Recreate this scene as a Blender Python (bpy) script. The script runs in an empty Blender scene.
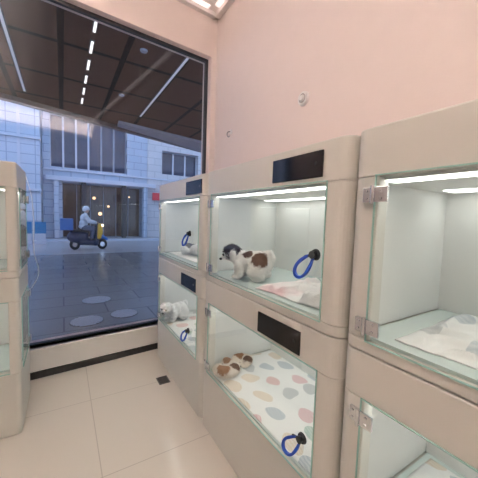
import bpy, bmesh, math, random, bisect
from mathutils import Vector, Matrix, Euler, noise
random.seed(4)
S = bpy.context.scene
COL = S.collection
S.view_settings.view_transform = 'Standard'
S.view_settings.look = 'None'
S.view_settings.exposure = 0.62

# ------------------------------------------------------------ materials
def newmat(name):
    m = bpy.data.materials.new(name); m.use_nodes = True
    return m, m.node_tree, m.node_tree.nodes['Principled BSDF']
def mat(name, col, rough=0.5, metal=0.0, noise=0.0, nscale=8.0, bump=0.0, bscale=60.0, emit=None, estr=0.0, spec=0.5, col2=None):
    m, nt, b = newmat(name)
    b.inputs['Roughness'].default_value = rough
    b.inputs['Metallic'].default_value = metal
    b.inputs['Specular IOR Level'].default_value = spec
    tc = nt.nodes.new('ShaderNodeTexCoord')
    n = nt.nodes.new('ShaderNodeTexNoise'); n.inputs['Scale'].default_value = nscale
    nt.links.new(tc.outputs['Object'], n.inputs['Vector'])
    mx = nt.nodes.new('ShaderNodeMix'); mx.data_type = 'RGBA'
    mx.inputs[6].default_value = (*[max(0, c*(1-noise)) for c in col], 1)
    mx.inputs[7].default_value = (*(col2 if col2 else [min(1, c*(1+noise)) for c in col]), 1)
    if col2:
        mr = nt.nodes.new('ShaderNodeMapRange'); mr.inputs[1].default_value = 0.46; mr.inputs[2].default_value = 0.66
        nt.links.new(n.outputs['Fac'], mr.inputs[0]); nt.links.new(mr.outputs[0], mx.inputs[0])
    else:
        nt.links.new(n.outputs['Fac'], mx.inputs[0])
    nt.links.new(mx.outputs[2], b.inputs['Base Color'])
    if bump:
        n2 = nt.nodes.new('ShaderNodeTexNoise'); n2.inputs['Scale'].default_value = bscale
        nt.links.new(tc.outputs['Object'], n2.inputs['Vector'])
        bp = nt.nodes.new('ShaderNodeBump'); bp.inputs['Strength'].default_value = bump; bp.inputs['Distance'].default_value = 0.01
        nt.links.new(n2.outputs['Fac'], bp.inputs['Height']); nt.links.new(bp.outputs[0], b.inputs['Normal'])
    if emit:
        b.inputs['Emission Color'].default_value = (*emit, 1); b.inputs['Emission Strength'].default_value = estr
    return m
def glassmat(name, tint, refl=1.0):
    m = bpy.data.materials.new(name); m.use_nodes = True; nt = m.node_tree
    nt.nodes.remove(nt.nodes['Principled BSDF']); out = nt.nodes['Material Output']
    t = nt.nodes.new('ShaderNodeBsdfTransparent'); t.inputs[0].default_value = (*tint, 1)
    g = nt.nodes.new('ShaderNodeBsdfGlossy'); g.inputs['Roughness'].default_value = 0.0
    lw = nt.nodes.new('ShaderNodeLayerWeight'); lw.inputs['Blend'].default_value = 0.5
    pw = nt.nodes.new('ShaderNodeMath'); pw.operation = 'POWER'; pw.inputs[1].default_value = 5.0
    mu = nt.nodes.new('ShaderNodeMath'); mu.operation = 'MULTIPLY_ADD'; mu.inputs[1].default_value = 0.9*refl; mu.inputs[2].default_value = 0.045*refl
    mx = nt.nodes.new('ShaderNodeMixShader')
    nt.links.new(lw.outputs['Facing'], pw.inputs[0]); nt.links.new(pw.outputs[0], mu.inputs[0]); nt.links.new(mu.outputs[0], mx.inputs[0])
    nt.links.new(t.outputs[0], mx.inputs[1]); nt.links.new(g.outputs[0], mx.inputs[2])
    nt.links.new(mx.outputs[0], out.inputs[0])
    return m
def brickmat(name, c1, c2, mortar, bw, bh, ms=0.01, rough=0.4, offset=0.5, plane='XY', bump=0.0, origin=(0,0), spec=0.5):
    m, nt, b = newmat(name)
    tc = nt.nodes.new('ShaderNodeTexCoord'); sp = nt.nodes.new('ShaderNodeSeparateXYZ'); cb = nt.nodes.new('ShaderNodeCombineXYZ')
    nt.links.new(tc.outputs['Object'], sp.inputs[0])
    for i in range(2):
        a = nt.nodes.new('ShaderNodeMath'); a.operation = 'ADD'; a.inputs[1].default_value = -origin[i]+1000*(bw if i == 0 else bh*2)
        nt.links.new(sp.outputs['XYZ'.index(plane[i])], a.inputs[0]); nt.links.new(a.outputs[0], cb.inputs[i])
    br = nt.nodes.new('ShaderNodeTexBrick'); br.offset = offset
    br.inputs['Color1'].default_value = (*c1, 1); br.inputs['Color2'].default_value = (*c2, 1); br.inputs['Mortar'].default_value = (*mortar, 1)
    br.inputs['Scale'].default_value = 1; br.inputs['Brick Width'].default_value = bw; br.inputs['Row Height'].default_value = bh
    br.inputs['Mortar Size'].default_value = ms; br.inputs['Mortar Smooth'].default_value = 0.1
    nt.links.new(cb.outputs[0], br.inputs['Vector']); nt.links.new(br.outputs['Color'], b.inputs['Base Color'])
    b.inputs['Roughness'].default_value = rough; b.inputs['Specular IOR Level'].default_value = spec
    return m
def furmat(name, base, patches):
    m, nt, b = newmat(name)
    b.inputs['Roughness'].default_value = 0.9; b.inputs['Specular IOR Level'].default_value = 0.15
    tc = nt.nodes.new('ShaderNodeTexCoord')
    n = nt.nodes.new('ShaderNodeTexNoise'); n.inputs['Scale'].default_value = 40; n.inputs['Detail'].default_value = 4
    nt.links.new(tc.outputs['Object'], n.inputs['Vector'])
    sc = nt.nodes.new('ShaderNodeVectorMath'); sc.operation = 'SCALE'; sc.inputs['Scale'].default_value = 0.035
    nt.links.new(n.outputs['Color'], sc.inputs[0])
    ad = nt.nodes.new('ShaderNodeVectorMath'); ad.operation = 'ADD'
    nt.links.new(tc.outputs['Object'], ad.inputs[0]); nt.links.new(sc.outputs[0], ad.inputs[1])
    n2 = nt.nodes.new('ShaderNodeTexNoise'); n2.inputs['Scale'].default_value = 120
    nt.links.new(tc.outputs['Object'], n2.inputs['Vector'])
    mx = nt.nodes.new('ShaderNodeMix'); mx.data_type = 'RGBA'
    mx.inputs[6].default_value = (*[c*0.94 for c in base], 1); mx.inputs[7].default_value = (*base, 1)
    nt.links.new(n2.outputs['Fac'], mx.inputs[0])
    cur = mx.outputs[2]
    for c, r, colr in patches:
        d = nt.nodes.new('ShaderNodeVectorMath'); d.operation = 'DISTANCE'
        d.inputs[1].default_value = (c[0]+0.0175, c[1]+0.0175, c[2]+0.0175)
        nt.links.new(ad.outputs[0], d.inputs[0])
        mr = nt.nodes.new('ShaderNodeMapRange'); mr.inputs[1].default_value = r-0.004; mr.inputs[2].default_value = r+0.004
        mr.inputs[3].default_value = 1; mr.inputs[4].default_value = 0
        nt.links.new(d.outputs['Value'], mr.inputs[0])
        x = nt.nodes.new('ShaderNodeMix'); x.data_type = 'RGBA'; x.inputs[7].default_value = (*colr, 1)
        nt.links.new(mr.outputs[0], x.inputs[0]); nt.links.new(cur, x.inputs[6]); cur = x.outputs[2]
    nt.links.new(cur, b.inputs['Base Color'])
    tr = nt.nodes.new('ShaderNodeBsdfTranslucent'); nt.links.new(cur, tr.inputs['Color'])
    ms = nt.nodes.new('ShaderNodeMixShader'); ms.inputs[0].default_value = 0.35
    nt.links.new(b.outputs[0], ms.inputs[1]); nt.links.new(tr.outputs[0], ms.inputs[2])
    m2 = m.copy(); m2.name = name+'_coat'
    nt2 = m2.node_tree
    out = [q for q in nt2.nodes if q.type == 'OUTPUT_MATERIAL'][0]; mm = [q for q in nt2.nodes if q.type == 'MIX_SHADER'][0]
    nt2.links.new(mm.outputs[0], out.inputs[0])
    return m, m2
def stonepad(name, scale=10.0, off=0.0, thr=0.31, lo=0.40, hi=0.68):
    m, nt, b = newmat(name)
    b.inputs['Roughness'].default_value = 0.8
    tc = nt.nodes.new('ShaderNodeTexCoord')
    mp = nt.nodes.new('ShaderNodeMapping'); mp.inputs['Scale'].default_value = (scale, scale*0.8, 0.0); mp.inputs['Location'].default_value = (off, off, 0)
    mp.inputs['Rotation'].default_value = (0, 0, 0.3)
    nt.links.new(tc.outputs['Object'], mp.inputs[0])
    nz = nt.nodes.new('ShaderNodeTexNoise'); nz.inputs['Scale'].default_value = 1.4; nz.inputs['Detail'].default_value = 0
    nt.links.new(mp.outputs[0], nz.inputs['Vector'])
    nsc = nt.nodes.new('ShaderNodeVectorMath'); nsc.operation = 'SCALE'; nsc.inputs['Scale'].default_value = 0.45
    nt.links.new(nz.outputs['Color'], nsc.inputs[0])
    nad = nt.nodes.new('ShaderNodeVectorMath'); nad.operation = 'ADD'
    nt.links.new(mp.outputs[0], nad.inputs[0]); nt.links.new(nsc.outputs[0], nad.inputs[1])
    v = nt.nodes.new('ShaderNodeTexVoronoi'); v.voronoi_dimensions = '2D'; v.feature = 'F1'
    v.inputs['Scale'].default_value = 1; v.inputs['Randomness'].default_value = 0.45
    nt.links.new(nad.outputs[0], v.inputs['Vector'])
    lt = nt.nodes.new('ShaderNodeMath'); lt.operation = 'LESS_THAN'; lt.inputs[1].default_value = thr
    nt.links.new(v.outputs['Distance'], lt.inputs[0])
    sp = nt.nodes.new('ShaderNodeSeparateColor'); nt.links.new(v.outputs['Color'], sp.inputs[0])
    r = nt.nodes.new('ShaderNodeValToRGB'); r.color_ramp.interpolation = 'CONSTANT'
    cols = [(0.20,0.40,0.34),(0.66,0.28,0.27),(0.60,0.46,0.30),(0.24,0.34,0.42),(0.62,0.28,0.32),(0.30,0.44,0.26),(0.30,0.34,0.36)]
    e = r.color_ramp.elements
    e[0].position = 0; e[0].color = (*cols[0], 1); e[1].position = 1/7; e[1].color = (*cols[1], 1)
    for i in range(2, 7):
        x = e.new(i/7); x.color = (*cols[i], 1)
    nt.links.new(sp.outputs[0], r.inputs[0])
    w = nt.nodes.new('ShaderNodeTexWave'); w.inputs['Scale'].default_value = 3.0; w.inputs['Distortion'].default_value = 5
    nt.links.new(mp.outputs[0], w.inputs['Vector'])
    mr = nt.nodes.new('ShaderNodeMapRange'); mr.inputs[3].default_value = lo; mr.inputs[4].default_value = hi
    nt.links.new(w.outputs['Fac'], mr.inputs[0])
    mu = nt.nodes.new('ShaderNodeMath'); mu.operation = 'MULTIPLY'
    nt.links.new(mr.outputs[0], mu.inputs[0]); nt.links.new(lt.outputs[0], mu.inputs[1])
    mx = nt.nodes.new('ShaderNodeMix'); mx.data_type = 'RGBA'; mx.inputs[6].default_value = (0.78,0.78,0.77,1)
    nt.links.new(mu.outputs[0], mx.inputs[0]); nt.links.new(r.outputs[0], mx.inputs[7])
    nt.links.new(mx.outputs[2], b.inputs['Base Color'])
    return m

M = {}
M['pink'] = mat('pink_paint', (0.82,0.715,0.675), 0.75, noise=0.02, bump=0.05)
M['pinkceil'] = mat('pale_pink_ceiling', (0.84,0.78,0.76), 0.8, noise=0.02)
M['white'] = mat('white_paint', (0.83,0.81,0.77), 0.6, noise=0.02)
M['cab'] = mat('beige_lacquer', (0.67,0.655,0.60), 0.32, noise=0.015)
M['lin'] = mat('white_lining', (0.76,0.765,0.745), 0.35, noise=0.01)
M['tray'] = mat('pale_tray', (0.62,0.71,0.69), 0.08, noise=0.02)
M['black'] = mat('black_gloss', (0.008,0.008,0.010), 0.12)
M['blackm'] = mat('black_plastic', (0.015,0.015,0.017), 0.4)
M['blue'] = mat('blue_strap', (0.008,0.06,0.42), 0.45)
M['metal'] = mat('brushed_metal', (0.70,0.72,0.75), 0.18, metal=1.0, noise=0.05)
M['led'] = mat('led_white', (1,1,1), 0.5, emit=(1,0.99,0.96), estr=2.6)
M['cove'] = mat('cove_light', (1,1,1), 0.5, emit=(1,0.84,0.78), estr=0.62)
M['fill_up'] = mat('added_fill_strip', (1,1,1), 0.5, emit=(1,0.96,0.90), estr=84)  # emission of the unseen strips added as room fill
M['arclamp'] = mat('arcade_lamp', (1,1,1), 0.5, emit=(1,0.90,0.80), estr=0.9)
M['arcdim'] = mat('arcade_lamp_dim', (1,1,1), 0.5, emit=(0.9,0.78,0.72), estr=0.06)
M['edge'] = mat('green_glass_edge', (0.36,0.58,0.52), 0.15)
M['glass'] = glassmat('door_glass', (0.97,0.99,0.98), 0.8)
M['wglass'] = glassmat('window_glass', (0.93,0.94,0.96), 0.8)
M['floor'] = brickmat('floor_tile', (0.79,0.74,0.66), (0.785,0.735,0.655), (0.60,0.55,0.49), 0.8, 0.8, 0.003, 0.10, 0.0, 'XY', origin=(0.18,0.10))
M['pave'] = brickmat('grey_paving', (0.23,0.225,0.235), (0.26,0.255,0.265), (0.14,0.14,0.15), 1.2, 0.6, 0.012, 0.24, 0.5, 'XY', spec=0.35)
M['pavefar'] = brickmat('pale_skylit_paving', (0.34,0.35,0.38), (0.37,0.38,0.41), (0.24,0.25,0.28), 1.2, 0.6, 0.015, 0.35, 0.5, 'XY')  # paler far paving, sky reflection put into the colour
M['soffit'] = brickmat('dark_soffit_panels', (0.085,0.042,0.028), (0.10,0.052,0.036), (0.004,0.003,0.003), 1.2, 1.8, 0.06, 0.8, 0.0, 'XY', spec=0.1)
M['facade'] = brickmat('blue_grey_cladding', (0.36,0.43,0.53), (0.40,0.47,0.57), (0.20,0.25,0.34), 0.9, 0.45, 0.02, 0.4, 0.5, 'XZ')
M['facade2'] = brickmat('pale_cladding', (0.42,0.49,0.59), (0.46,0.53,0.63), (0.28,0.34,0.44), 1.2, 0.5, 0.025, 0.4, 0.0, 'XZ')
M['facade3'] = brickmat('beige_cladding', (0.50,0.50,0.52), (0.54,0.54,0.56), (0.34,0.35,0.38), 0.9, 0.45, 0.02, 0.4, 0.5, 'XZ')
M['darkglass'] = mat('dark_window_glass', (0.05,0.065,0.10), 0.05, noise=0.5, nscale=0.8)
M['lobbyglass'] = mat('lobby_glass', (0.022,0.025,0.032), 0.1, noise=0.6, nscale=0.7, emit=(1,0.6,0.3), estr=0.012)
M['warm'] = mat('glint_glow', (1,0.8,0.6), 0.4, emit=(1,0.60,0.28), estr=1.2)  # emissive stand-in for reflected warm glints
M['frameg'] = mat('grey_frame', (0.27,0.30,0.36), 0.4)
M['greybeam'] = mat('grey_beam', (0.24,0.24,0.26), 0.5, noise=0.05)
M['framew'] = mat('pale_frame', (0.50,0.54,0.62), 0.4)
M['framed'] = mat('dark_frame', (0.03,0.03,0.035), 0.4)
M['red'] = mat('red_sign', (0.45,0.05,0.06), 0.4, emit=(1,0.05,0.05), estr=0.06)
M['dark'] = mat('dark_rubber', (0.02,0.02,0.02), 0.7)
M['hi'] = mat('sensor_white', (0.86,0.84,0.82), 0.4)
M['midgrey'] = mat('sensor_grey', (0.30,0.28,0.27), 0.4)
M['grate'] = mat('grey_grate', (0.16,0.15,0.14), 0.4, metal=0.3)
M['gratebar'] = mat('grate_slot', (0.05,0.045,0.04), 0.6)
M['soft'] = mat('white_towel', (0.78,0.76,0.75), 0.9, noise=0.0, nscale=4, bump=0.4, bscale=160, col2=(0.74,0.52,0.54))
M['plain'] = mat('plain_pad', (0.78,0.77,0.75), 0.9, noise=0.03, nscale=12, bump=0.2, bscale=160)
M['cable'] = mat('white_cable', (0.75,0.75,0.75), 0.4)
M['padA'] = stonepad('stone_print_pad', 7.0, 0.0, 0.335)
M['padB'] = stonepad('stone_print_pad_b', 7.0, 3.3, 0.335)
M['padC'] = stonepad('stone_print_pad_c', 5.5, 7.7, 0.22, 0.3, 0.5)

# ------------------------------------------------------------ mesh helpers
def obj_from_bm(bm, name, material, smooth=False, parent=None, loc=(0,0,0), rot=(0,0,0), bevel=0, segs=2, recalc=True):
    me = bpy.data.meshes.new(name)
    if recalc: bmesh.ops.recalc_face_normals(bm, faces=bm.faces)
    bm.to_mesh(me); bm.free()
    mats = material if isinstance(material, (list, tuple)) else [material]
    for mm in mats: me.materials.append(mm)
    if smooth:
        for p in me.polygons: p.use_smooth = True
    o = bpy.data.objects.new(name, me); COL.objects.link(o)
    o.location = loc; o.rotation_euler = rot
    if parent: o.parent = parent
    if bevel:
        bv = o.modifiers.new('bevel', 'BEVEL'); bv.width = bevel; bv.segments = segs; bv.limit_method = 'ANGLE'; bv.angle_limit = math.radians(40)
    return o
def box(bm, x0, x1, y0, y1, z0, z1, mi=0):
    vs = [bm.verts.new((x, y, z)) for z in (z0, z1) for x, y in ((x0,y0),(x1,y0),(x1,y1),(x0,y1))]
    for f in ((3,2,1,0),(4,5,6,7),(0,1,5,4),(1,2,6,5),(2,3,7,6),(3,0,4,7)):
        fc = bm.faces.new([vs[i] for i in f]); fc.material_index = mi
def boxobj(name, dims, material, parent=None, bevel=0.0, loc=(0,0,0), rot=(0,0,0)):
    bm = bmesh.new(); box(bm, *dims)
    return obj_from_bm(bm, name, material, parent=parent, bevel=bevel, loc=loc, rot=rot)
def prism(bm, pts, z0, z1, mi=0):
    a = [bm.verts.new((p[0], p[1], z0)) for p in pts]; b = [bm.verts.new((p[0], p[1], z1)) for p in pts]
    n = len(pts)
    bm.faces.new(a[::-1]).material_index = mi; bm.faces.new(b).material_index = mi
    for i in range(n):
        bm.faces.new([a[i], a[(i+1) % n], b[(i+1) % n], b[i]]).material_index = mi
def cyl(bm, p0, p1, r0, r1=None, n=20, mi=0):
    r1 = r0 if r1 is None else r1
    p0 = Vector(p0); p1 = Vector(p1); d = (p1-p0).normalized()
    q = d.to_track_quat('Z', 'Y')
    A = []; B = []
    for i in range(n):
        a = 2*math.pi*i/n; v = Vector((math.cos(a), math.sin(a), 0))
        A.append(bm.verts.new(p0+q@(v*r0))); B.append(bm.verts.new(p1+q@(v*r1)))
    bm.faces.new(A[::-1]).material_index = mi; bm.faces.new(B).material_index = mi
    for i in range(n):
        bm.faces.new([A[i], A[(i+1) % n], B[(i+1) % n], B[i]]).material_index = mi
def ell(bm, c, r, rot=(0,0,0), u=16, v=10):
    mt = Matrix.Translation(c) @ Euler(rot).to_matrix().to_4x4() @ Matrix.Diagonal((r[0], r[1], r[2], 1))
    bmesh.ops.create_uvsphere(bm, u_segments=u, v_segments=v, radius=1, matrix=mt)
def cap(bm, pts, rs):
    for i, p in enumerate(pts):
        ell(bm, p, (rs[i],)*3, u=12, v=8)
    for i in range(len(pts)-1):
        cyl(bm, pts[i], pts[i+1], rs[i], rs[i+1], n=12)
def blob(name, bm, material, voxel, parent=None, smooth_it=4, disp=0.0, dsize=0.02, loc=(0,0,0), rot=(0,0,0)):
    o = obj_from_bm(bm, name, material, smooth=True, parent=parent, loc=loc, rot=rot)
    r = o.modifiers.new('remesh', 'REMESH'); r.mode = 'VOXEL'; r.voxel_size = voxel; r.use_smooth_shade = True
    s = o.modifiers.new('smooth', 'SMOOTH'); s.iterations = smooth_it; s.factor = 0.5
    if disp:
        t = bpy.data.textures.new(name+'_fur', 'CLOUDS'); t.noise_scale = dsize; t.noise_depth = 2
        d = o.modifiers.new('fur', 'DISPLACE'); d.texture = t; d.strength = disp; d.mid_level = 0.5; d.texture_coords = 'LOCAL'
    return o
def coat(body, material, parent, n, length, width=0.0008, back=(-0.8, 0, -0.5), seed=1, minz=0.012, skip=None):
    rnd = random.Random(seed)
    dg = bpy.context.evaluated_depsgraph_get(); dg.update()
    ev = body.evaluated_get(dg); me = ev.to_mesh()
    fs = [(p.center.copy(), p.normal.copy(), p.area) for p in me.polygons]
    ev.to_mesh_clear()
    cum = []; t = 0
    for f in fs: t += f[2]; cum.append(t)
    bm = bmesh.new(); bk = Vector(back)
    for _ in range(n):
        c, nn, a = fs[min(len(fs)-1, bisect.bisect(cum, rnd.random()*t))]
        if skip and skip(c): continue
        if c.z < minz: continue
        c = c + Vector((rnd.uniform(-1,1), rnd.uniform(-1,1), rnd.uniform(-1,1)))*0.0015
        cl = noise.noise_vector(c*45)*0.6
        d = (nn*0.42 + (bk - nn*bk.dot(nn))*0.95 + cl*0.5 + Vector((rnd.uniform(-1,1), rnd.uniform(-1,1), rnd.uniform(-1,1)))*0.2).normalized()
        L = length*rnd.uniform(0.6, 1.15)
        # keep the blade's flat side facing outward so it catches the same light as the skin below
        s = d.cross(nn)
        if s.length < 1e-3: continue
        s = s.normalized()*width*rnd.uniform(0.7, 1.3)
        p1 = c+d*L*0.55; p2 = c+(d+Vector((0,0,-0.3))).normalized()*L
        if p2.z < 0.002: continue
        v = [bm.verts.new(c-s-nn*0.001), bm.verts.new(c+s-nn*0.001), bm.verts.new(p1+s*0.7), bm.verts.new(p1-s*0.7), bm.verts.new(p2)]
        bm.faces.new((v[0], v[1], v[2], v[3])); bm.faces.new((v[3], v[2], v[4]))
    o = obj_from_bm(bm, 'fur_coat', material, parent=parent, recalc=False); o['kind'] = 'stuff'
    return o
def curve(name, pts, r, material, parent=None, cyclic=False, loc=(0,0,0)):
    cu = bpy.data.curves.new(name, 'CURVE'); cu.dimensions = '3D'; cu.bevel_depth = r; cu.bevel_resolution = 3; cu.resolution_u = 10
    sp = cu.splines.new('BEZIER'); sp.bezier_points.add(len(pts)-1); sp.use_cyclic_u = cyclic
    for i, p in enumerate(pts):
        b = sp.bezier_points[i]; b.co = p; b.handle_left_type = b.handle_right_type = 'AUTO'
    tmp = bpy.data.objects.new('tmp', cu); COL.objects.link(tmp)
    dg = bpy.context.evaluated_depsgraph_get(); dg.update()
    me = bpy.data.meshes.new_from_object(tmp.evaluated_get(dg)); me.name = name
    bpy.data.objects.remove(tmp)
    me.materials.clear(); me.materials.append(material)
    for p in me.polygons: p.use_smooth = True
    o = bpy.data.objects.new(name, me); COL.objects.link(o); o.location = loc
    if parent: o.parent = parent
    return o
def thing(name, label, cat, loc=(0,0,0), rot=0.0, group=None, scale=1.0):
    e = bpy.data.objects.new(name, None); COL.objects.link(e)
    e.empty_display_size = 0.1; e.location = loc; e.rotation_euler = (0,0,rot); e.scale = (scale,)*3
    e['label'] = label; e['category'] = cat
    if group: e['group'] = group
    return e
def tag(o, label, cat, group=None):
    o['label'] = label; o['category'] = cat
    if group: o['group'] = group
    return o
def struct(o): o['kind'] = 'structure'; return o

# ------------------------------------------------------------ dimensions
DZ = 0.07
XC = 0.86; XR = 1.60; YW = 3.18; XL = -1.0; YB = -2.6; ZC = 3.90
H = 1.76+DZ; D = 0.715
WROT = math.radians(4.6)
def wall_rot(o):
    p = Vector((1.0, YW, 0)); r = Matrix.Rotation(WROT, 4, 'Z')
    o.location = p-(r@p); o.rotation_euler = (0, 0, WROT); return o
# ------------------------------------------------------------ room shell
struct(boxobj('floor', (XL, XR, YB, YW+0.05, -0.08, 0.0), M['floor']))
struct(boxobj('ceiling', (XL-0.1, XR+0.1, YB-0.1, YW+0.2, ZC, ZC+0.1), M['pinkceil']))
struct(boxobj('wall_right', (XR, XR+0.15, YB, YW+0.25, -0.08, ZC), M['pink']))
struct(boxobj('wall_left', (XL-0.15, XL, YB, YW+0.0, -0.08, ZC), M['pink']))
struct(boxobj('wall_back', (XL, XR, YB-0.15, YB, -0.08, ZC), M['pink']))
WZ0, WZ1, WX1 = 0.28, 3.42, 1.53
bm = bmesh.new()
box(bm, XL-0.1, XR+0.02, YW, YW+0.2, -0.08, WZ0)
box(bm, WX1, XR+0.02, YW, YW+0.2, WZ0, ZC)
box(bm, XL-0.1, WX1, YW, YW+0.2, WZ1, ZC)
wall_rot(struct(obj_from_bm(bm, 'wall_front', M['pink'])))
wall_rot(struct(boxobj('trim_1', (XL, XR, YW-0.012, YW-0.001, 0.065, WZ0-0.03), M['white'], bevel=0.003)))
wall_rot(struct(boxobj('trim_2', (XL, WX1, YW-0.03, YW+0.08, WZ0-0.03, WZ0), M['white'], bevel=0.004)))
wall_rot(struct(boxobj('baseboard_front', (XL, XR, YW-0.02, YW-0.001, 0.0, 0.062), M['dark'])))
bm = bmesh.new()
box(bm, XL, WX1, YW+0.09, YW+0.10, WZ0, WZ1)
wall_rot(struct(obj_from_bm(bm, 'window_1', M['wglass'])))
bm = bmesh.new()
box(bm, WX1-0.03, WX1, YW+0.075, YW+0.115, WZ0, WZ1)
box(bm, XL, WX1, YW+0.075, YW+0.115, WZ1-0.03, WZ1)
box(bm, XL, WX1, YW+0.075, YW+0.115, WZ0, WZ0+0.012)
wall_rot(struct(obj_from_bm(bm, 'trim_3', M['framed'])))
struct(boxobj('trim_4', (XR-0.06, XR, YB, YW, ZC-0.05, ZC), M['pinkceil'], bevel=0.004))
wall_rot(struct(boxobj('trim_5', (XL, XR-0.06, YW-0.06, YW, ZC-0.05, ZC), M['pinkceil'], bevel=0.004)))
def light_strip(name, dims, m, label):
    return tag(boxobj(name, dims, m), label, 'light')
light_strip('led_strip', (XR-0.12, XR-0.065, YB+0.1, YW-0.12, ZC-0.012, ZC-0.002), M['cove'], 'thin pinkish strip light along the ceiling edge beside the pink wall')
wall_rot(light_strip('led_strip', (XL+0.35, XR-0.17, YW-0.12, YW-0.065, ZC-0.012, ZC-0.002), M['cove'], 'thin pinkish strip light along the ceiling above the shop window'))
struct(boxobj('trim_6', (XL, XL+0.28, YB, YW-0.30, 3.50, 3.54), M['pinkceil'], bevel=0.004))  # unseen ledges added on left and back walls to hide the fill strips
struct(boxobj('trim_7', (XL+0.25, XL+0.28, YB, YW-0.30, 3.54, 3.60), M['pinkceil']))
struct(boxobj('trim_8', (XL+0.28, XR, YB, YB+0.30, 3.50, 3.54), M['pinkceil'], bevel=0.004))
struct(boxobj('trim_9', (XL+0.28, XR, YB+0.27, YB+0.30, 3.54, 3.60), M['pinkceil']))
light_strip('fill_strip', (XL+0.08, XL+0.18, YB+0.3, YW-0.5, 3.541, 3.555), M['fill_up'], 'long white fill strip added on an unseen ledge along the left wall')  # both strips are added, unseen, to brighten the room via the ceiling
light_strip('fill_strip', (XL+0.35, XR-0.1, YB+0.08, YB+0.18, 3.541, 3.555), M['fill_up'], 'white fill strip added on an unseen ledge along the back wall')

# wall fittings
sm = thing('wall_sensor', 'round white sensor with grey centre on the pink wall', 'sensor', (XR, 1.69, 2.455))
bm = bmesh.new(); cyl(bm, (0,0,0), (-0.022,0,0), 0.055, 0.051, 28); obj_from_bm(bm, 'base', M['hi'], parent=sm, bevel=0.003)
bm = bmesh.new(); cyl(bm, (-0.022,0,0), (-0.026,0,0), 0.034, 0.034, 28); obj_from_bm(bm, 'ring', M['midgrey'], parent=sm)
bm = bmesh.new(); cyl(bm, (-0.026,0,0), (-0.036,0,0), 0.026, 0.020, 28); obj_from_bm(bm, 'cover', M['hi'], parent=sm)
hk = thing('wall_hook', 'small pale hook on the pink wall', 'hook', (XR, 2.82, 2.47))
bm = bmesh.new(); cyl(bm, (0,0,0), (-0.012,0,0), 0.026, 0.024, 20); obj_from_bm(bm, 'base', M['hi'], parent=hk)
curve('hook', [(-0.01,0,0.0),(-0.04,0,-0.01),(-0.05,0,-0.04),(-0.035,0,-0.06),(-0.02,0,-0.05)], 0.006, M['midgrey'], parent=hk)

# ------------------------------------------------------------ cabinets
def arc(cx, cy, r, a0, a1, n=7):
    return [(cx+r*math.cos(a0+(a1-a0)*i/n), cy+r*math.sin(a0+(a1-a0)*i/n)) for i in range(n+1)]
def module(bm, W, z0, z1, gz0, gz1, side=False):
    R = 0.03 if side else 0.055; P = 0.105; pi = math.pi
    foot = arc(R, R, R, pi*1.5, pi, 7) + arc(R, W-R, R, pi, pi*0.5, 7) + [(D, W), (D, 0)]
    prism(bm, foot, z0, gz0); prism(bm, foot, gz1, z1)
    left = arc(R, R, R, pi*1.5, pi, 7) + [(0, P), (0.055, P), (0.055, 0.02), (D, 0.02), (D, 0)]
    prism(bm, left, gz0, gz1)
    if side:
        post = [(x, W-y) for x, y in arc(R, R, R, pi*1.5, pi, 7) + [(0, 0.06), (0.06, 0.06), (0.06, 0)]]
        prism(bm, post, gz0, gz1)
        box(bm, D-0.05, D, W-0.05, W, gz0, gz1)
    else:
        prism(bm, [(x, W-y) for x, y in left], gz0, gz1)
    box(bm, D-0.02, D, 0.02, W-0.02, gz0, gz1)
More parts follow.
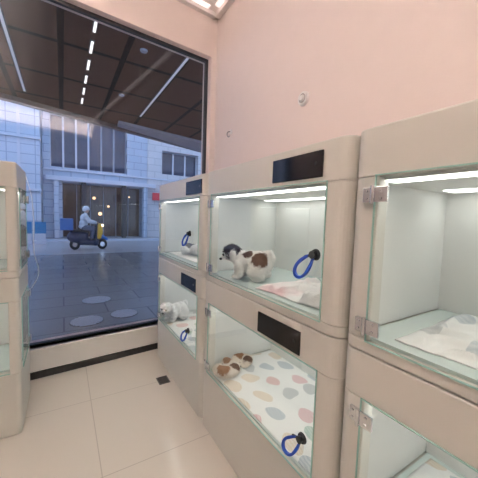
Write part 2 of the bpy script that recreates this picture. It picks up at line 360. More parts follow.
def cabinet(loc, W, label, rot=0.0, strap=(0.20, 0.28), far=1, dsp=(0.31, 0.385), side=False):
    cb = thing('display_cabinet', label, 'cabinet', loc, rot, group='glass-fronted pet display cabinets')
    P = 0.105
    for (z0, z1, g0, g1, nm, ks) in ((0.0, 1.008+DZ, 0.36+DZ, 0.85+DZ, 'lower_body', strap[1]), (1.012+DZ, H, 1.055+DZ, 1.60+DZ, 'upper_body', strap[0])):
        bm = bmesh.new(); module(bm, W, z0, z1, g0, g1, side)
        obj_from_bm(bm, nm, M['cab'], parent=cb, bevel=0.006)
        bm = bmesh.new()
        box(bm, 0.60, 0.61, 0.05, W-0.05, g0+0.012, g1)
        box(bm, 0.058, 0.60, 0.022, 0.05, g0+0.012, g1)
        if not side: box(bm, 0.058, 0.60, W-0.05, W-0.022, g0+0.012, g1)
        box(bm, 0.03, 0.60, 0.05, W-0.05, g1-0.012, g1-0.001)
        for k in range(1, 3):
            yy = 0.05+(W-0.1)*k/3
            box(bm, 0.597, 0.60, yy-0.003, yy+0.003, g0+0.012, g1-0.012)
        obj_from_bm(bm, 'lining', M['lin'], parent=cb)
        boxobj('tray', (0.012, 0.60, 0.06, W-0.06, g0+0.001, g0+0.012), M['tray'], parent=cb)
        boxobj('led_strip', (0.032, 0.10, 0.10, W-0.10, g1-0.015, g1-0.013), M['led'], parent=cb)
        boxobj('led_strip', (0.44, 0.54, 0.10, W-0.10, g1-0.015, g1-0.013), M['led'], parent=cb)
        if side:
            bm = bmesh.new(); box(bm, 0.05, D-0.04, W-0.010, W-0.007, g0, g1, 0)
            box(bm, 0.05, D-0.04, W-0.011, W-0.006, g0, g0+0.005, 1); box(bm, 0.05, D-0.04, W-0.011, W-0.006, g1-0.005, g1, 1)
            obj_from_bm(bm, 'side_pane', [M['glass'], M['edge']], parent=cb)
        if dsp:
            yc = dsp[0] if nm == 'upper_body' else dsp[1]
            zt = z1-0.035
            bm = bmesh.new(); box(bm, -0.006, 0.004, yc-0.155, yc+0.155, zt-0.105, zt)
            dp = obj_from_bm(bm, 'display_panel', M['black'], parent=cb, bevel=0.003)
            bm = bmesh.new(); cyl(bm, (-0.0065,yc-0.12,zt-0.05), (-0.0075,yc-0.12,zt-0.05), 0.008)
            obj_from_bm(bm, 'button', M['blackm'], parent=dp)
        bm = bmesh.new(); x0 = -0.004
        y0, y1, a, b = P-0.012, W-P+0.012, g0-0.004, g1+0.004
        box(bm, x0, x0+0.002, y0, y1, a, b, 0)
        for (q0, q1, q2, q3) in ((y0, y0+0.004, a, b), (y1-0.004, y1, a, b), (y0, y1, a, a+0.004), (y0, y1, b-0.004, b)):
            box(bm, x0-0.002, x0+0.003, q0, q1, q2, q3, 1)
        dr = obj_from_bm(bm, 'door', [M['glass'], M['edge']], parent=cb)
        hy = y1 if far else y0
        s = 1 if far else -1
        for hz in (b-0.065, a+0.055):
            bm = bmesh.new()
            box(bm, x0-0.010, x0-0.0005, min(hy-s*0.05, hy-s*0.004), max(hy-s*0.05, hy-s*0.004), hz-0.024, hz+0.024)
            box(bm, x0-0.008, x0+0.003, min(hy+s*0.004, hy+s*0.035), max(hy+s*0.004, hy+s*0.035), hz-0.024, hz+0.024)
            cyl(bm, (x0-0.011, hy, hz-0.030), (x0-0.011, hy, hz+0.030), 0.007, n=14)
            for q in (-0.012, 0.012):
                cyl(bm, (x0-0.010, hy-s*0.028, hz+q), (x0-0.013, hy-s*0.028, hz+q), 0.005, n=12)
                cyl(bm, (x0-0.008, hy+s*0.022, hz+q), (x0-0.011, hy+s*0.022, hz+q), 0.004, n=12)
            obj_from_bm(bm, 'hinge', M['metal'], parent=dr, bevel=0.0015)
        if ks:
            kz = (1.315 if nm == 'upper_body' else 0.530)+DZ
            bm = bmesh.new()
            cyl(bm, (x0-0.001, ks-0.015, kz), (x0-0.010, ks-0.015, kz), 0.024, 0.021, 24)
            cyl(bm, (x0-0.010, ks-0.015, kz), (x0-0.026, ks-0.015, kz), 0.012, 0.016, 24)
            cyl(bm, (x0-0.014, ks-0.015, kz), (x0-0.016, ks+0.03, kz-0.012), 0.006, 0.006, 12)
            obj_from_bm(bm, 'handle', M['blackm'], parent=dr, bevel=0.001)
            mj = Vector((0, 0.60, -0.80)); mn = Vector((0, 0.80, 0.60))
            cc = Vector((x0-0.022, ks-0.008, kz-0.004))+mj*0.054
            bm = bmesh.new(); ring = []
            for k in range(40):
                an = 2*math.pi*k/40
                dd = mj*0.058*math.cos(an) + mn*0.027*math.sin(an)*(1+0.45*math.cos(an))
                pp = cc+dd+Vector((-0.010*math.cos(an), 0, 0)); o_ = dd.normalized()
                xx = Vector((1,0,0))
                ring.append([bm.verts.new(pp+xx*0.005-o_*0.005), bm.verts.new(pp+xx*0.005+o_*0.005), bm.verts.new(pp-xx*0.006+o_*0.007), bm.verts.new(pp-xx*0.006-o_*0.006)])
            for k in range(40):
                A = ring[k]; B = ring[(k+1) % 40]
                for q in range(4): bm.faces.new((A[q], A[(q+1) % 4], B[(q+1) % 4], B[q]))
            obj_from_bm(bm, 'strap', M['blue'], parent=dr, smooth=False)
    return cb
WB = 1.185; YB0 = 0.665
cabB = cabinet((XC, YB0, 0), WB, 'beige two-tier pet display cabinet, sleeping and standing puppies inside', strap=(0.145, 0.165), dsp=(0.275, 0.35))
cabA = cabinet((XC, 1.86, 0), 1.17, 'beige two-tier pet display cabinet next to the shop window', strap=(0.27, 0.26), dsp=(0.21, 0.285))
cabC = cabinet((XC, YB0-0.01-1.215, 0), 1.215, 'beige two-tier pet display cabinet with folded pads and silver hinges', strap=(0, 0), dsp=None)
cabD = cabinet((-0.25, 2.93, 0), 0.60, 'narrow beige two-tier pet display cabinet standing across the aisle', rot=math.pi, strap=(0, 0), far=0, dsp=None, side=True)

# ------------------------------------------------------------ pads
def pad(name, label, x0, x1, y0, y1, z, m, wav=0.003, rot=0.0, amp2=0.0, cat='pad', seed=0, ragged=0.0):
    bm = bmesh.new(); nx, ny = 70, 80
    cx, cy = (x0+x1)/2, (y0+y1)/2
    V = []
    for i in range(nx+1):
        row = []
        for j in range(ny+1):
            u = (x1-x0)*(i/nx-0.5); v = (y1-y0)*(j/ny-0.5)
            p = Vector((u, v, seed*3.1))
            h = wav*(noise.noise(p*5)+1)*0.8
            if amp2:
                w = p*6 + noise.noise_vector(p*7)*0.9
                h += amp2*max(0.0, 1-abs(noise.noise(w))*3.2)*(0.4+0.6*(noise.noise(p*4+Vector((5,5,5)))+0.5)) + amp2*0.7*max(0, noise.noise(p*4))
            e = min(i, nx-i, j, ny-j)/8.0
            h = max(0.0005, h)*min(1, e+0.12)
            dv = noise.noise_vector(Vector((u*6, v*6, seed+9)))*ragged
            row.append(bm.verts.new((u+dv.x, v+dv.y, h)))
        V.append(row)
    for i in range(nx):
        for j in range(ny):
            bm.faces.new([V[i][j], V[i+1][j], V[i+1][j+1], V[i][j+1]])
    o = obj_from_bm(bm, name, m, smooth=True, loc=(cx, cy, z), rot=(0,0,rot))
    s = o.modifiers.new('thick', 'SOLIDIFY'); s.thickness = 0.003; s.offset = 1
    tag(o, label, cat); return o
ZU = 1.055+0.0125+DZ; ZL = 0.36+0.0125+DZ
XI0, XI1 = XC+0.02, XC+0.59
pad('puppy_pad', 'white pad printed with pastel stones covering the cabinet floor', XI0, XI1, 0.74, 1.78, ZL, M['padA'], seed=1)
pad('puppy_pad', 'white pad printed with pastel stones under the white puppy', XI0, XI1, 1.93, 2.96, ZL, M['padB'], seed=2)
pad('towel', 'crumpled white towel with pink tint beside the standing puppy', XC+0.06, XC+0.50, 0.78, 1.28, ZU, M['soft'], wav=0.006, amp2=0.040, rot=0.1, cat='towel', seed=3, ragged=0.03)
pad('puppy_pad', 'folded white pad with sparse green stone print on the cabinet floor', XC+0.07, XC+0.50, -0.15, 0.50, ZU, M['padC'], amp2=0.035, seed=6, ragged=0.02)
pad('puppy_pad', 'white pad with pastel stone print, rumpled on the cabinet floor', XC+0.06, XC+0.57, -0.30, 0.57, ZL, M['padA'], amp2=0.02, seed=7)
pad('puppy_pad', 'plain white pad on the upper floor near the window', XC+0.08, XC+0.50, 2.2, 2.9, ZU, M['plain'], wav=0.002, seed=8, cat='pad')

# ------------------------------------------------------------ puppies
WHT = (0.93,0.91,0.89); BRN = (0.14,0.07,0.045); DRK = (0.05,0.03,0.024); TAN = (0.36,0.18,0.09)
eye_m = mat('eye_black', (0.01,0.008,0.008), 0.1)
def face(p, hc, fwd, sc=1.0, up=(0,0,1)):
    f = Vector(fwd).normalized(); u = Vector(up); r = f.cross(u).normalized(); u = r.cross(f).normalized(); c = Vector(hc)
    for s in (-1, 1):
        bm = bmesh.new(); ell(bm, c+f*0.039*sc+r*s*0.018*sc+u*0.008*sc, (0.0065*sc,)*3, u=10, v=8)
        obj_from_bm(bm, 'eye', eye_m, smooth=True, parent=p)
    bm = bmesh.new(); ell(bm, c+f*0.061*sc-u*0.008*sc, (0.007*sc, 0.009*sc, 0.006*sc), u=12, v=8)
    obj_from_bm(bm, 'nose', eye_m, smooth=True, parent=p)
def facemask(hc, f, rad=0.020):
    q = Vector(hc)+Vector(f)*0.055
    return lambda c: (c-q).length < rad
def standing_puppy(name, label, loc, rot, fm, scale=1.0, turn=0.5, low=0.0):
    t = thing(name, label, 'dog', loc, rot, scale=scale)
    bm = bmesh.new()
    ell(bm, (0.034,0,0.078), (0.056,0.055,0.056)); ell(bm, (0,0,0.086), (0.062,0.058,0.058)); ell(bm, (-0.040,0,0.082), (0.060,0.064,0.064))
    cap(bm, [(0.050,0,0.098),(0.080,0.008,0.114)], [0.046,0.041])
    f = Vector((math.cos(turn), math.sin(turn), -0.36)).normalized(); r = Vector((-f.y, f.x, 0)).normalized()
    hc = Vector((0.098, 0.012, 0.126))
    ell(bm, hc, (0.047,0.047,0.043)); ell(bm, hc+f*0.036+Vector((0,0,-0.009)), (0.023,0.023,0.018))
    for s in (-1, 1):
        b = hc+r*s*0.036+Vector((0,0,0.020))-f*0.006
        cap(bm, [b, b+r*s*0.016+Vector((0,0,-0.02)), b+r*s*0.017+Vector((0,0,-0.048))], [0.013,0.015,0.012])
        cap(bm, [(0.048,s*0.036,0.072),(0.048,s*0.038,0.042),(0.054,s*0.038,0.018)], [0.030,0.023,0.018])
        ell(bm, (0.064,s*0.038,0.012), (0.023,0.018,0.012))
        cap(bm, [(-0.054,s*0.040,0.072),(-0.028,s*0.048,0.046),(-0.068,s*0.046,0.030),(-0.058,s*0.046,0.015)], [0.042,0.030,0.021,0.016])
        ell(bm, (-0.046,s*0.046,0.012), (0.024,0.018,0.012))
    cap(bm, [(-0.092,0,0.100),(-0.106,0,0.122),(-0.092,0,0.140),(-0.072,0,0.140)], [0.015,0.016,0.016,0.011])
    bd = blob('body', bm, fm[0], 0.0042, parent=t, smooth_it=4, disp=0.004, dsize=0.012)
    coat(bd, fm[1], t, 10000, 0.013, skip=facemask(hc, f, 0.026))
    face(t, hc+Vector((0,0,-0.002)), f, 1.08)
    return t
def lying_puppy(name, label, loc, rot, fm, scale=1.0, group=None):
    t = thing(name, label, 'dog', loc, rot, scale=scale, group=group)
    bm = bmesh.new()
    ell(bm, (-0.055,0.0,0.050), (0.058,0.056,0.050)); ell(bm, (0.0,0.010,0.048), (0.062,0.050,0.046)); ell(bm, (0.045,0.004,0.050), (0.048,0.048,0.046))
    cap(bm, [(0.065,0,0.055),(0.088,-0.012,0.060)], [0.038,0.034])
    hc = Vector((0.100,-0.018,0.062)); f = Vector((0.85,-0.5,-0.25)).normalized(); r = Vector((-f.y, f.x, 0)).normalized()
    ell(bm, hc, (0.042,0.042,0.037)); ell(bm, hc+f*0.034+Vector((0,0,-0.010)), (0.020,0.020,0.016))
    for s in (-1, 1):
        b = hc+r*s*0.033+Vector((0,0,0.018))
        cap(bm, [b, b+r*s*0.014+Vector((0,0,-0.02)), b+r*s*0.014+Vector((0,0,-0.042))], [0.012,0.014,0.010])
        cap(bm, [(0.055,s*0.036,0.035),(0.075,s*0.042,0.018),(0.115,s*0.036,0.0125)], [0.024,0.018,0.0135])
        ell(bm, (0.124,s*0.036,0.012), (0.020,0.016,0.012))
        cap(bm, [(-0.060,s*0.040,0.045),(-0.025,s*0.056,0.035),(-0.060,s*0.060,0.016),(-0.030,s*0.062,0.0125)], [0.036,0.026,0.017,0.013])
    cap(bm, [(-0.105,0,0.045),(-0.130,0.02,0.022),(-0.125,0.05,0.015)], [0.016,0.015,0.011])
    bd = blob('body', bm, fm[0], 0.0045, parent=t, smooth_it=3, disp=0.004, dsize=0.012)
    coat(bd, fm[1], t, 7000, 0.010, skip=facemask(hc, f))
    face(t, hc, f, 0.95)
    return t
def curled_puppy(name, label, loc, rot, fm, scale=1.0, group=None):
    t = thing(name, label, 'dog', loc, rot, scale=scale, group=group)
    bm = bmesh.new(); R = 0.052
    n = 7
    for i in range(n):
        a = -0.6+3.0*i/(n-1)
        ell(bm, (R*1.15*math.cos(a), R*math.sin(a), 0.032), (0.040+0.010*math.sin(math.pi*i/(n-1)),)*2+(0.032,))
    cap(bm, [(R*1.1*math.cos(2.4), R*math.sin(2.4), 0.034), (-0.062,-0.004,0.034)], [0.032,0.029])
    hc = Vector((-0.058,-0.038,0.034)); f = Vector((0.75,-0.65,-0.22)).normalized(); r = Vector((-f.y, f.x, 0)).normalized()
    ell(bm, hc, (0.039,0.039,0.031)); ell(bm, hc+f*0.033+Vector((0,0,-0.006)), (0.019,0.019,0.015))
    for s in (-1, 1):
        b = hc+r*s*0.032+Vector((0,0,0.012))
        cap(bm, [b, b+r*s*0.012+Vector((0,0,-0.016)), b+r*s*0.010+Vector((0,0,-0.026))], [0.012,0.013,0.009])
    cap(bm, [(-0.03,0.02,0.03),(-0.005,-0.01,0.016),(-0.005,-0.045,0.013)], [0.022,0.016,0.013])
    cap(bm, [(-0.045,-0.01,0.03),(-0.012,-0.040,0.016),(0.0,-0.065,0.012)], [0.02,0.015,0.012])
    cap(bm, [(0.055,-0.032,0.030),(0.035,-0.055,0.018),(0.0,-0.050,0.013)], [0.030,0.020,0.014])
    cap(bm, [(0.055,-0.042,0.03),(0.038,-0.072,0.015),(0.005,-0.080,0.011)], [0.018,0.014,0.010])
    bd = blob('body', bm, fm[0], 0.0042, parent=t, smooth_it=3, disp=0.005, dsize=0.011)
    coat(bd, fm[1], t, 8000, 0.011, skip=facemask(hc, f))
    face(t, hc, f, 0.9)
    return t
f1 = furmat('fur_white_brown', WHT, [((0.100,0.01,0.138),0.054,DRK),((0.008,0.03,0.125),0.026,BRN),((-0.062,0.045,0.105),0.042,BRN),((-0.03,-0.04,0.12),0.034,BRN),((0.134,0.035,0.112),0.023,WHT)])
f2 = furmat('fur_white', (0.95,0.94,0.93), [])
f3 = furmat('fur_tan_white', (0.86,0.79,0.72), [((0.06,0.02,0.05),0.046,TAN),((-0.055,-0.03,0.05),0.036,TAN),((-0.01,0.06,0.04),0.038,BRN)])
f4 = furmat('fur_brown_white', (0.84,0.75,0.66), [((-0.02,0.05,0.05),0.048,TAN),((0.055,-0.02,0.05),0.044,BRN)])
f5 = furmat('fur_grey_white', (0.84,0.83,0.82), [((-0.03,0,0.09),0.050,(0.22,0.21,0.21)),((0.1,-0.018,0.09),0.030,(0.15,0.14,0.14))])
standing_puppy('puppy', 'fluffy white puppy with dark brown patches, hunched on the upper tier', (XC+0.14, 1.46, ZU+0.001), math.radians(124), f1, 1.26, 0.35)
curled_puppy('puppy', 'tan and white puppy curled up asleep on the stone-print pad', (XC+0.095, 1.65, ZL+0.008), math.radians(205), f3, 1.0, group='sleeping puppies')
curled_puppy('puppy', 'cream and tan puppy curled up asleep against another puppy', (XC+0.25, 1.70, ZL+0.008), math.radians(335), f4, 0.82, group='sleeping puppies')
standing_puppy('puppy', 'small fluffy white puppy on the stone-print pad', (XC+0.13, 2.79, ZL+0.007), math.radians(195), f2, 1.2, 0.4)
lying_puppy('puppy', 'small grey and white puppy lying on a plain pad', (XC+0.23, 2.62, ZU+0.008), math.radians(300), f5, 1.1)

# floor outlet grate
gr = thing('floor_grate', 'small grey metal grate set in the tiled floor', 'grate', (0.775, 2.50, 0.0))
bm = bmesh.new(); box(bm, -0.05, 0.05, -0.06, 0.06, 0.0, 0.006); obj_from_bm(bm, 'frame', M['grate'], parent=gr, bevel=0.001)
bm = bmesh.new()
for k in range(6): box(bm, -0.04, 0.04, -0.05+k*0.018, -0.042+k*0.018, 0.006, 0.009)
obj_from_bm(bm, 'bars', M['gratebar'], parent=gr)

# hanging cable
tag(curve('cable', [(-0.32,2.75,1.835),(-0.27,2.80,1.835),(-0.230,2.812,1.74),(-0.200,2.815,1.50),(-0.200,2.815,1.2),(-0.175,2.815,1.0),(-0.22,2.80,0.90)], 0.003, M['cable']), 'thin white cable hanging from the cabinet top near the window', 'cable')

# ------------------------------------------------------------ outside
struct(boxobj('ground', (-40, 45, YW+0.06, 12.2, -0.10, -0.02), M['pave']))
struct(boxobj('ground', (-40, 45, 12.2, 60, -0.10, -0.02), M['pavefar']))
ar = thing('arcade_canopy', 'dark brown panelled arcade ceiling over the pavement', 'canopy', (0,0,0))
bm = bmesh.new(); prism(bm, [(-14, YW-1.0), (XL-0.2, YW-1.0), (XL-0.2, YW+0.1), (XR+0.2, YW+0.45), (16, YW+0.45), (16, 17.0), (3.9, 13.0), (-1.6, 11.2), (-14, 8.0)], 5.0, 5.6)
obj_from_bm(bm, 'soffit', M['soffit'], parent=ar)
def beam(bm, a, b, w, z0, z1):
    a = Vector((a[0], a[1], 0)); b = Vector((b[0], b[1], 0)); n = (b-a).normalized(); n = Vector((-n.y, n.x, 0))*w
    prism(bm, [(a-n)[:2], (b-n)[:2], (b+n)[:2], (a+n)[:2]], z0, z1)
bm = bmesh.new(); beam(bm, (-14,8.1), (-1.6,11.3), 0.12, 4.85, 5.6); beam(bm, (-1.6,11.3), (3.9,13.1), 0.12, 4.85, 5.6); beam(bm, (3.9,13.1), (16,17.1), 0.12, 4.85, 5.6)
obj_from_bm(bm, 'edge_beam', M['framed'], parent=ar)
# slanted grey canopy plane under the soffit, tapering to its near end
bm = bmesh.new()
pts = [(1.8,11.9,4.92),(12,15.0,4.55),(12,13.2,4.90),(1.8,11.6,4.97)]
lo_ = [bm.verts.new((x,y,z-0.10)) for x,y,z in pts]; up_ = [bm.verts.new((x,y,z)) for x,y,z in pts]
bm.faces.new(lo_[::-1]); bm.faces.new(up_)
for i in range(4): bm.faces.new([lo_[i], lo_[(i+1)%4], up_[(i+1)%4], up_[i]])
obj_from_bm(bm, 'slanted_panel', M['greybeam'], parent=ar)
for x, y in ((-7, 9.3), (12.6, 15.5)):
    bm = bmesh.new(); box(bm, x-0.35, x+0.35, y-0.35, y+0.35, -0.02, 5.0)
    obj_from_bm(bm, 'column', M['facade2'], parent=ar)
for x, y0, L, n_, wd, mm, gp in ((0.55, 5.9, 0.50, 6, 0.024, 'arclamp', 0.85), (2.37, 5.9, 4.8, 1, 0.026, 'arcdim', 1), (-0.90, 6.2, 4.4, 1, 0.026, 'arcdim', 1)):
    for k in range(n_):
        al = thing('arcade_lamp', 'slim linear lamp recessed in the dark arcade ceiling', 'lamp', (x, y0+k*gp, 5.0), group='arcade linear lamps')
        boxobj('housing', (-wd-0.02, wd+0.02, -0.02, L+0.02, -0.02, -0.001), M['framed'], parent=al)
        boxobj('tube', (-wd, wd, 0, L, -0.028, -0.02), M[mm], parent=al)
for k, y in enumerate((6.5, 9.2)):
    dl = thing('downlight', 'small round downlight in the dark arcade ceiling', 'lamp', (1.5, y, 5.0), group='arcade downlights')
    bm = bmesh.new(); cyl(bm, (0,0,-0.001), (0,0,-0.03), 0.08, 0.07, 20); obj_from_bm(bm, 'ring', M['frameg'], parent=dl)
YBD = 20.0
bd = thing('office_building', 'blue-grey clad building with glazed entrance across the street', 'building', (0, YBD, 0))
bm = bmesh.new()
def wallpieces(bm, x0, x1, z0, z1, holes, y0=0.0, y1=1.2):
    xs = sorted({x0, x1, *[h[0] for h in holes], *[h[1] for h in holes]})
    for i in range(len(xs)-1):
        a, b = xs[i], xs[i+1]; zs = [(h[2], h[3]) for h in holes if h[0] <= a and h[1] >= b]
        cur = z0
        for (q0, q1) in sorted(zs):
            if q0 > cur: box(bm, a, b, y0, y1, cur, q0)
            cur = q1
        if cur < z1: box(bm, a, b, y0, y1, cur, z1)
wallpieces(bm, -0.95, 4.9, -0.02, 15, [(0.0, 4.6, -0.02, 3.3), (-0.6, 3.6, 4.15, 7.2), (-0.6, 3.6, 9.0, 12.0)])
obj_from_bm(bm, 'facade', M['facade'], parent=bd)
bm = bmesh.new()
wallpieces(bm, 4.9, 22, -0.02, 15, [(5.9, 8.6, 4.4, 6.0), (6.6, 10.0, -0.02, 3.1)], y0=-0.05)
obj_from_bm(bm, 'facade_bay', M['facade3'], parent=bd)
def winobj(x0, x1, z0, z1, y, nv, nh, fm, gm, fw=0.05, nm='window'):
    bm = bmesh.new(); box(bm, x0, x1, y, y+0.05, z0, z1)
    w = obj_from_bm(bm, nm, gm, parent=bd)
    bm = bmesh.new()
    for i in range(nv+1):
        x = x0+(x1-x0)*i/nv; box(bm, x-fw, x+fw, y-0.08, y, z0, z1)
    for i in range(nh+1):
        z = z0+(z1-z0)*i/nh; box(bm, x0, x1, y-0.07, y, z-fw, z+fw)
    obj_from_bm(bm, 'frame', fm, parent=w)
winobj(-0.6, 1.4, 4.15, 7.2, 0.35, 3, 1, M['framew'], M['darkglass'])
winobj(1.4, 3.6, 4.15, 7.2, 0.5, 3, 1, M['frameg'], M['darkglass'])
winobj(5.9, 8.6, 4.4, 6.0, 0.4, 3, 1, M['framew'], M['darkglass'])
winobj(0.0, 4.6, -0.02, 3.3, 0.9, 6, 1, M['frameg'], M['lobbyglass'], 0.02, 'entrance')
winobj(6.6, 10.0, -0.02, 3.1, 0.7, 4, 1, M['frameg'], M['lobbyglass'], 0.025, 'entrance')
winobj(-0.6, 3.6, 9.0, 12.0, 0.4, 5, 2, M['framew'], M['darkglass'])
for x, z, s in ((1.75, 2.5, 0.10), (2.1, 1.5, 0.12), (3.9, 2.7, 0.06), (2.6, 2.0, 0.08)):  # glowing discs stand in for warm glints reflected in the window
    bm = bmesh.new(); ell(bm, (x, 0.84, z), (s, 0.05, s)); obj_from_bm(bm, 'warm_glint', M['warm'], smooth=True, parent=bd)
for x0, x1, z0, z1, y0 in ((-0.8, 5.4, 3.35, 3.6, -0.35), (-0.9, 22, 7.35, 7.5, -0.12), (-0.9, 22, 3.95, 4.05, -0.10)):
    boxobj('ledge', (x0, x1, y0, 0.0, z0, z1), M['framew'], parent=bd, bevel=0.01)
for x in (-0.3, 1.1, 3.4, 4.75):
    bm = bmesh.new(); box(bm, x-0.12, x+0.12, -0.28, 0.0, -0.02, 3.35); obj_from_bm(bm, 'pilaster', M['framed'] if 0 < x < 4 else M['facade2'], parent=bd)
boxobj('sign', (5.25, 5.75, -0.25, -0.05, 2.55, 3.05), M['red'], parent=bd)
b2 = thing('corner_building', 'pale tiled building wing with stepped bands across the street', 'building', (0, YBD-1.2, 0))
bm = bmesh.new(); box(bm, -14, -1.0, 0, 2.4, -0.02, 15); obj_from_bm(bm, 'facade', M['facade2'], parent=b2)
for z in (2.6, 5.3, 8.0): boxobj('ledge', (-14, -0.95, -0.12, 0, z, z+0.12), M['framew'], parent=b2)
boxobj('pilaster', (-1.96, -1.84, -0.05, 0, -0.02, 15), M['framew'], parent=b2)
kb = boxobj('kerb', (-30, 30, 17.6, 17.9, -0.02, 0.08), M['framew']); tag(kb, 'pale stone kerb in front of the building', 'kerb')
mbb = mat('barrier_blue', (0.03,0.20,0.42), 0.5)
for i, x in enumerate((-2.0, -1.45, -0.9)):
    br = thing('barrier', 'blue and white plastic street barrier', 'barrier', (x, 16.4, -0.02), group='street barriers')
    bm = bmesh.new(); prism(bm, [(-0.24,-0.2),(0.24,-0.2),(0.24,0.2),(-0.24,0.2)], 0.0, 0.18); prism(bm, [(-0.20,-0.1),(0.20,-0.1),(0.20,0.1),(-0.20,0.1)], 0.18, 0.50)
    obj_from_bm(bm, 'base', M['framew'], parent=br, bevel=0.02)
    boxobj('board', (-0.22, 0.22, -0.04, 0.04, 0.50, 1.05), mbb, parent=br, bevel=0.01)
M['cover'] = mat('reflection_oval_grey', (0.09,0.095,0.105), 0.5, noise=0.3, nscale=14, spec=0.3)  # tone of the discs that imitate window reflections
for i, (x, y, r) in enumerate(((0.50, 5.55, 0.24), (0.28, 4.50, 0.22), (0.80, 4.60, 0.20))):  # ribbed discs on the ground imitate ovals reflected in the window
    ov = thing('reflection_oval', 'round ribbed dark disc on the pavement imitating a window reflection', 'painted reflection', (x, y, -0.02), group='reflection ovals')
    bm = bmesh.new(); cyl(bm, (0,0,0), (0,0,0.006), r, r, 32); obj_from_bm(bm, 'plate', M['cover'], parent=ov)
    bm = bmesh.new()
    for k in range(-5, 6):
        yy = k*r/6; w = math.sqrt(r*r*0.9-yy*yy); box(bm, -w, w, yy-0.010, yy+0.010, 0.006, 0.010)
    obj_from_bm(bm, 'ribs', M['framew'], parent=ov)

# scooter and rider
SC = (0.88, 13.6, -0.02); SS = (0.92, 1.05, 1.08)
sc = thing('scooter', 'dark blue delivery scooter with yellow front bodywork and blue rear box', 'scooter', SC); sc.scale = SS
scb = mat('scooter_blue', (0.03,0.17,0.50), 0.3); scy = mat('scooter_yellow', (0.75,0.45,0.05), 0.35); scd = mat('scooter_dark', (0.02,0.035,0.08), 0.4)
bm = bmesh.new()
ell(bm, (-0.38,0,0.50), (0.44,0.20,0.25)); cap(bm, [(-0.60,0,0.60),(-0.10,0,0.58)], [0.15,0.15]); cap(bm, [(-0.25,0,0.32),(0.36,0,0.28)], [0.15,0.14])
cap(bm, [(0.34,0,0.28),(0.40,0,0.60),(0.40,0,0.92)], [0.15,0.13,0.09])
blob('body', bm, scd, 0.02, parent=sc, smooth_it=3)
for x in (-0.50, 0.62):
    bm = bmesh.new()
    bmesh.ops.create_cone(bm, cap_ends=True, segments=28, radius1=0.21, radius2=0.21, depth=0.12, matrix=Matrix.Translation((x,0,0.21)) @ Matrix.Rotation(math.pi/2, 4, 'X'))
    w = obj_from_bm(bm, 'wheel', M['dark'], parent=sc, bevel=0.03, segs=3)
    bm = bmesh.new()
    bmesh.ops.create_cone(bm, cap_ends=True, segments=20, radius1=0.10, radius2=0.10, depth=0.14, matrix=Matrix.Translation((x,0,0.21)) @ Matrix.Rotation(math.pi/2, 4, 'X'))
    obj_from_bm(bm, 'rim', M['metal'], parent=w)
bm = bmesh.new(); cap(bm, [(0.44,0,0.46),(0.62,0,0.50),(0.82,0,0.40)], [0.09,0.09,0.05]); blob('mudguard', bm, scb, 0.015, parent=sc)
boxobj('seat', (-0.60, 0.02, -0.15, 0.15, 0.68, 0.79), M['blackm'], parent=sc, bevel=0.03)
bm = bmesh.new(); cyl(bm, (0.46,0,0.85), (0.42,0,1.05), 0.03); cyl(bm, (0.40,-0.34,1.05), (0.40,0.34,1.05), 0.018)
obj_from_bm(bm, 'handlebar', M['blackm'], parent=sc)
bm = bmesh.new(); box(bm, -1.06, -0.56, -0.25, 0.25, 0.76, 1.20); obj_from_bm(bm, 'delivery_box', scb, parent=sc, bevel=0.03)
bm = bmesh.new(); cap(bm, [(0.48,0.12,0.50),(0.52,0.14,0.75),(0.50,0.08,0.95)], [0.10,0.12,0.09]); cap(bm, [(0.48,-0.12,0.50),(0.52,-0.14,0.75),(0.50,-0.08,0.95)], [0.10,0.12,0.09]); ell(bm, (0.54,0,0.74), (0.11,0.15,0.24))
blob('front_shield', bm, scy, 0.018, parent=sc)
bm = bmesh.new(); ell(bm, (0.62,0,0.95), (0.06,0.08,0.06)); obj_from_bm(bm, 'headlight', mat('headlight', (1,0.9,0.7), 0.3, emit=(1,0.8,0.5), estr=3), smooth=True, parent=sc)
for s in (-1, 1):
    bm = bmesh.new(); cyl(bm, (0.42,s*0.28,1.05), (0.40,s*0.32,1.22), 0.008); ell(bm, (0.40,s*0.33,1.26), (0.015,0.06,0.04)); obj_from_bm(bm, 'mirror', M['blackm'], parent=sc, smooth=True)

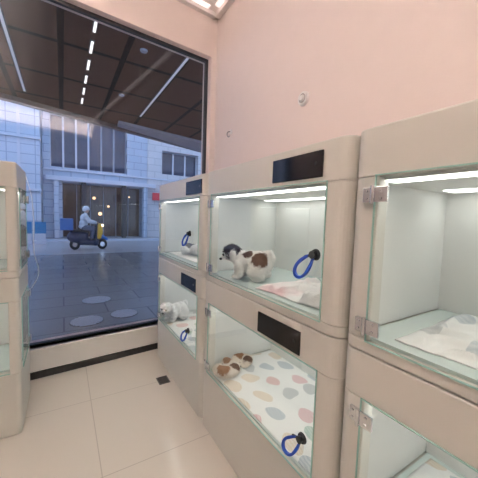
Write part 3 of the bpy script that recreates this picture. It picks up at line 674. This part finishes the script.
skin = mat('skin', (0.60,0.38,0.28), 0.55); jk = mat('jacket_pale_blue', (0.62,0.66,0.72), 0.7, noise=0.08); tr = mat('trousers_dark', (0.08,0.11,0.18), 0.8)
pr = thing('person', 'rider in pale blue jacket and white helmet on a scooter', 'person', SC); pr.scale = SS
bm = bmesh.new()
ell(bm, (-0.16,0,0.88), (0.13,0.15,0.11)); ell(bm, (-0.14,0,1.02), (0.105,0.135,0.15)); ell(bm, (-0.10,0,1.22), (0.11,0.165,0.15))
cap(bm, [(-0.08,0,1.33),(-0.05,0,1.44)], [0.06,0.052]); ell(bm, (-0.03,0,1.525), (0.092,0.075,0.115))
ell(bm, (0.062,0,1.51), (0.018,0.013,0.02))
for s in (-1, 1):
    ell(bm, (-0.04,s*0.076,1.51), (0.018,0.01,0.028))
    cap(bm, [(-0.09,s*0.17,1.32),(0.06,s*0.24,1.12),(0.34,s*0.27,1.07)], [0.055,0.042,0.028])
    ell(bm, (0.38,s*0.275,1.075), (0.045,0.042,0.022))
    for k in range(4):
        yy = s*(0.245+0.02*k); cap(bm, [(0.41,yy,1.085),(0.435,yy,1.06),(0.415,yy,1.035)], [0.0105,0.0095,0.0085])
    cap(bm, [(0.37,s*0.235,1.07),(0.38,s*0.225,1.04),(0.405,s*0.228,1.03)], [0.0115,0.010,0.009])
    cap(bm, [(-0.14,s*0.09,0.86),(0.24,s*0.14,0.82),(0.18,s*0.13,0.44)], [0.085,0.060,0.040])
    cap(bm, [(0.18,s*0.13,0.43),(0.28,s*0.13,0.41)], [0.038,0.032])
blob('body', bm, skin, 0.009, parent=pr, smooth_it=2)
bm = bmesh.new()
ell(bm, (-0.17,0,0.90), (0.19,0.19,0.11)); ell(bm, (-0.15,0,1.03), (0.18,0.18,0.17)); ell(bm, (-0.11,0,1.23), (0.185,0.22,0.17)); cap(bm, [(-0.09,0,1.33),(-0.065,0,1.39)], [0.09,0.075])
for s in (-1, 1): cap(bm, [(-0.09,s*0.18,1.31),(0.06,s*0.25,1.12),(0.32,s*0.27,1.07)], [0.105,0.088,0.058])
blob('jacket', bm, jk, 0.015, parent=pr, smooth_it=3)
bm = bmesh.new()
for s in (-1, 1): cap(bm, [(-0.14,s*0.09,0.86),(0.24,s*0.14,0.82),(0.18,s*0.13,0.47)], [0.115,0.095,0.070])
blob('trousers', bm, tr, 0.015, parent=pr, smooth_it=3)
for s in (-1, 1):
    bm = bmesh.new(); cap(bm, [(0.17,s*0.13,0.43),(0.30,s*0.13,0.41)], [0.055,0.045]); blob('shoe', bm, M['blackm'], 0.012, parent=pr)
    bm = bmesh.new(); ell(bm, (0.053,s*0.03,1.54), (0.008,0.012,0.008)); obj_from_bm(bm, 'eye', eye_m, parent=pr, smooth=True)
bm = bmesh.new(); bmesh.ops.create_uvsphere(bm, u_segments=24, v_segments=16, radius=1, matrix=Matrix.Translation((-0.045,0,1.565)) @ Matrix.Diagonal((0.155,0.135,0.14,1)))
bmesh.ops.delete(bm, geom=[v for v in bm.verts if v.co.z < 1.53 and v.co.x > -0.02 or v.co.z < 1.47], context='VERTS')
h = obj_from_bm(bm, 'helmet', mat('helmet_white', (0.74,0.78,0.84), 0.25), smooth=True, parent=pr)
h.modifiers.new('t', 'SOLIDIFY').thickness = 0.015
bm = bmesh.new(); ell(bm, (0.057,0,1.475), (0.008,0.022,0.005)); obj_from_bm(bm, 'mouth', mat('lips', (0.45,0.18,0.16), 0.5), smooth=True, parent=pr)

# ------------------------------------------------------------ world
w = bpy.data.worlds.new('dusk'); S.world = w; w.use_nodes = True; nt = w.node_tree
bg = nt.nodes['Background']; bg.inputs['Color'].default_value = (0.48,0.63,0.94,1); bg.inputs['Strength'].default_value = 1.5

# ------------------------------------------------------------ camera
cd = bpy.data.cameras.new('camera'); cam = bpy.data.objects.new('camera', cd); COL.objects.link(cam)
cd.sensor_width = 36; cd.lens = 36*285/478; cd.clip_start = 0.02; cd.clip_end = 300
yaw, pitch, roll = math.radians(31.8), math.radians(4.2), math.radians(1.9)
R = Matrix.Rotation(-yaw, 4, 'Z') @ Matrix.Rotation(math.pi/2-pitch, 4, 'X') @ Matrix.Rotation(roll, 4, 'Z')
cam.matrix_world = Matrix.Translation((0, 0, 1.45+DZ)) @ R
S.camera = cam
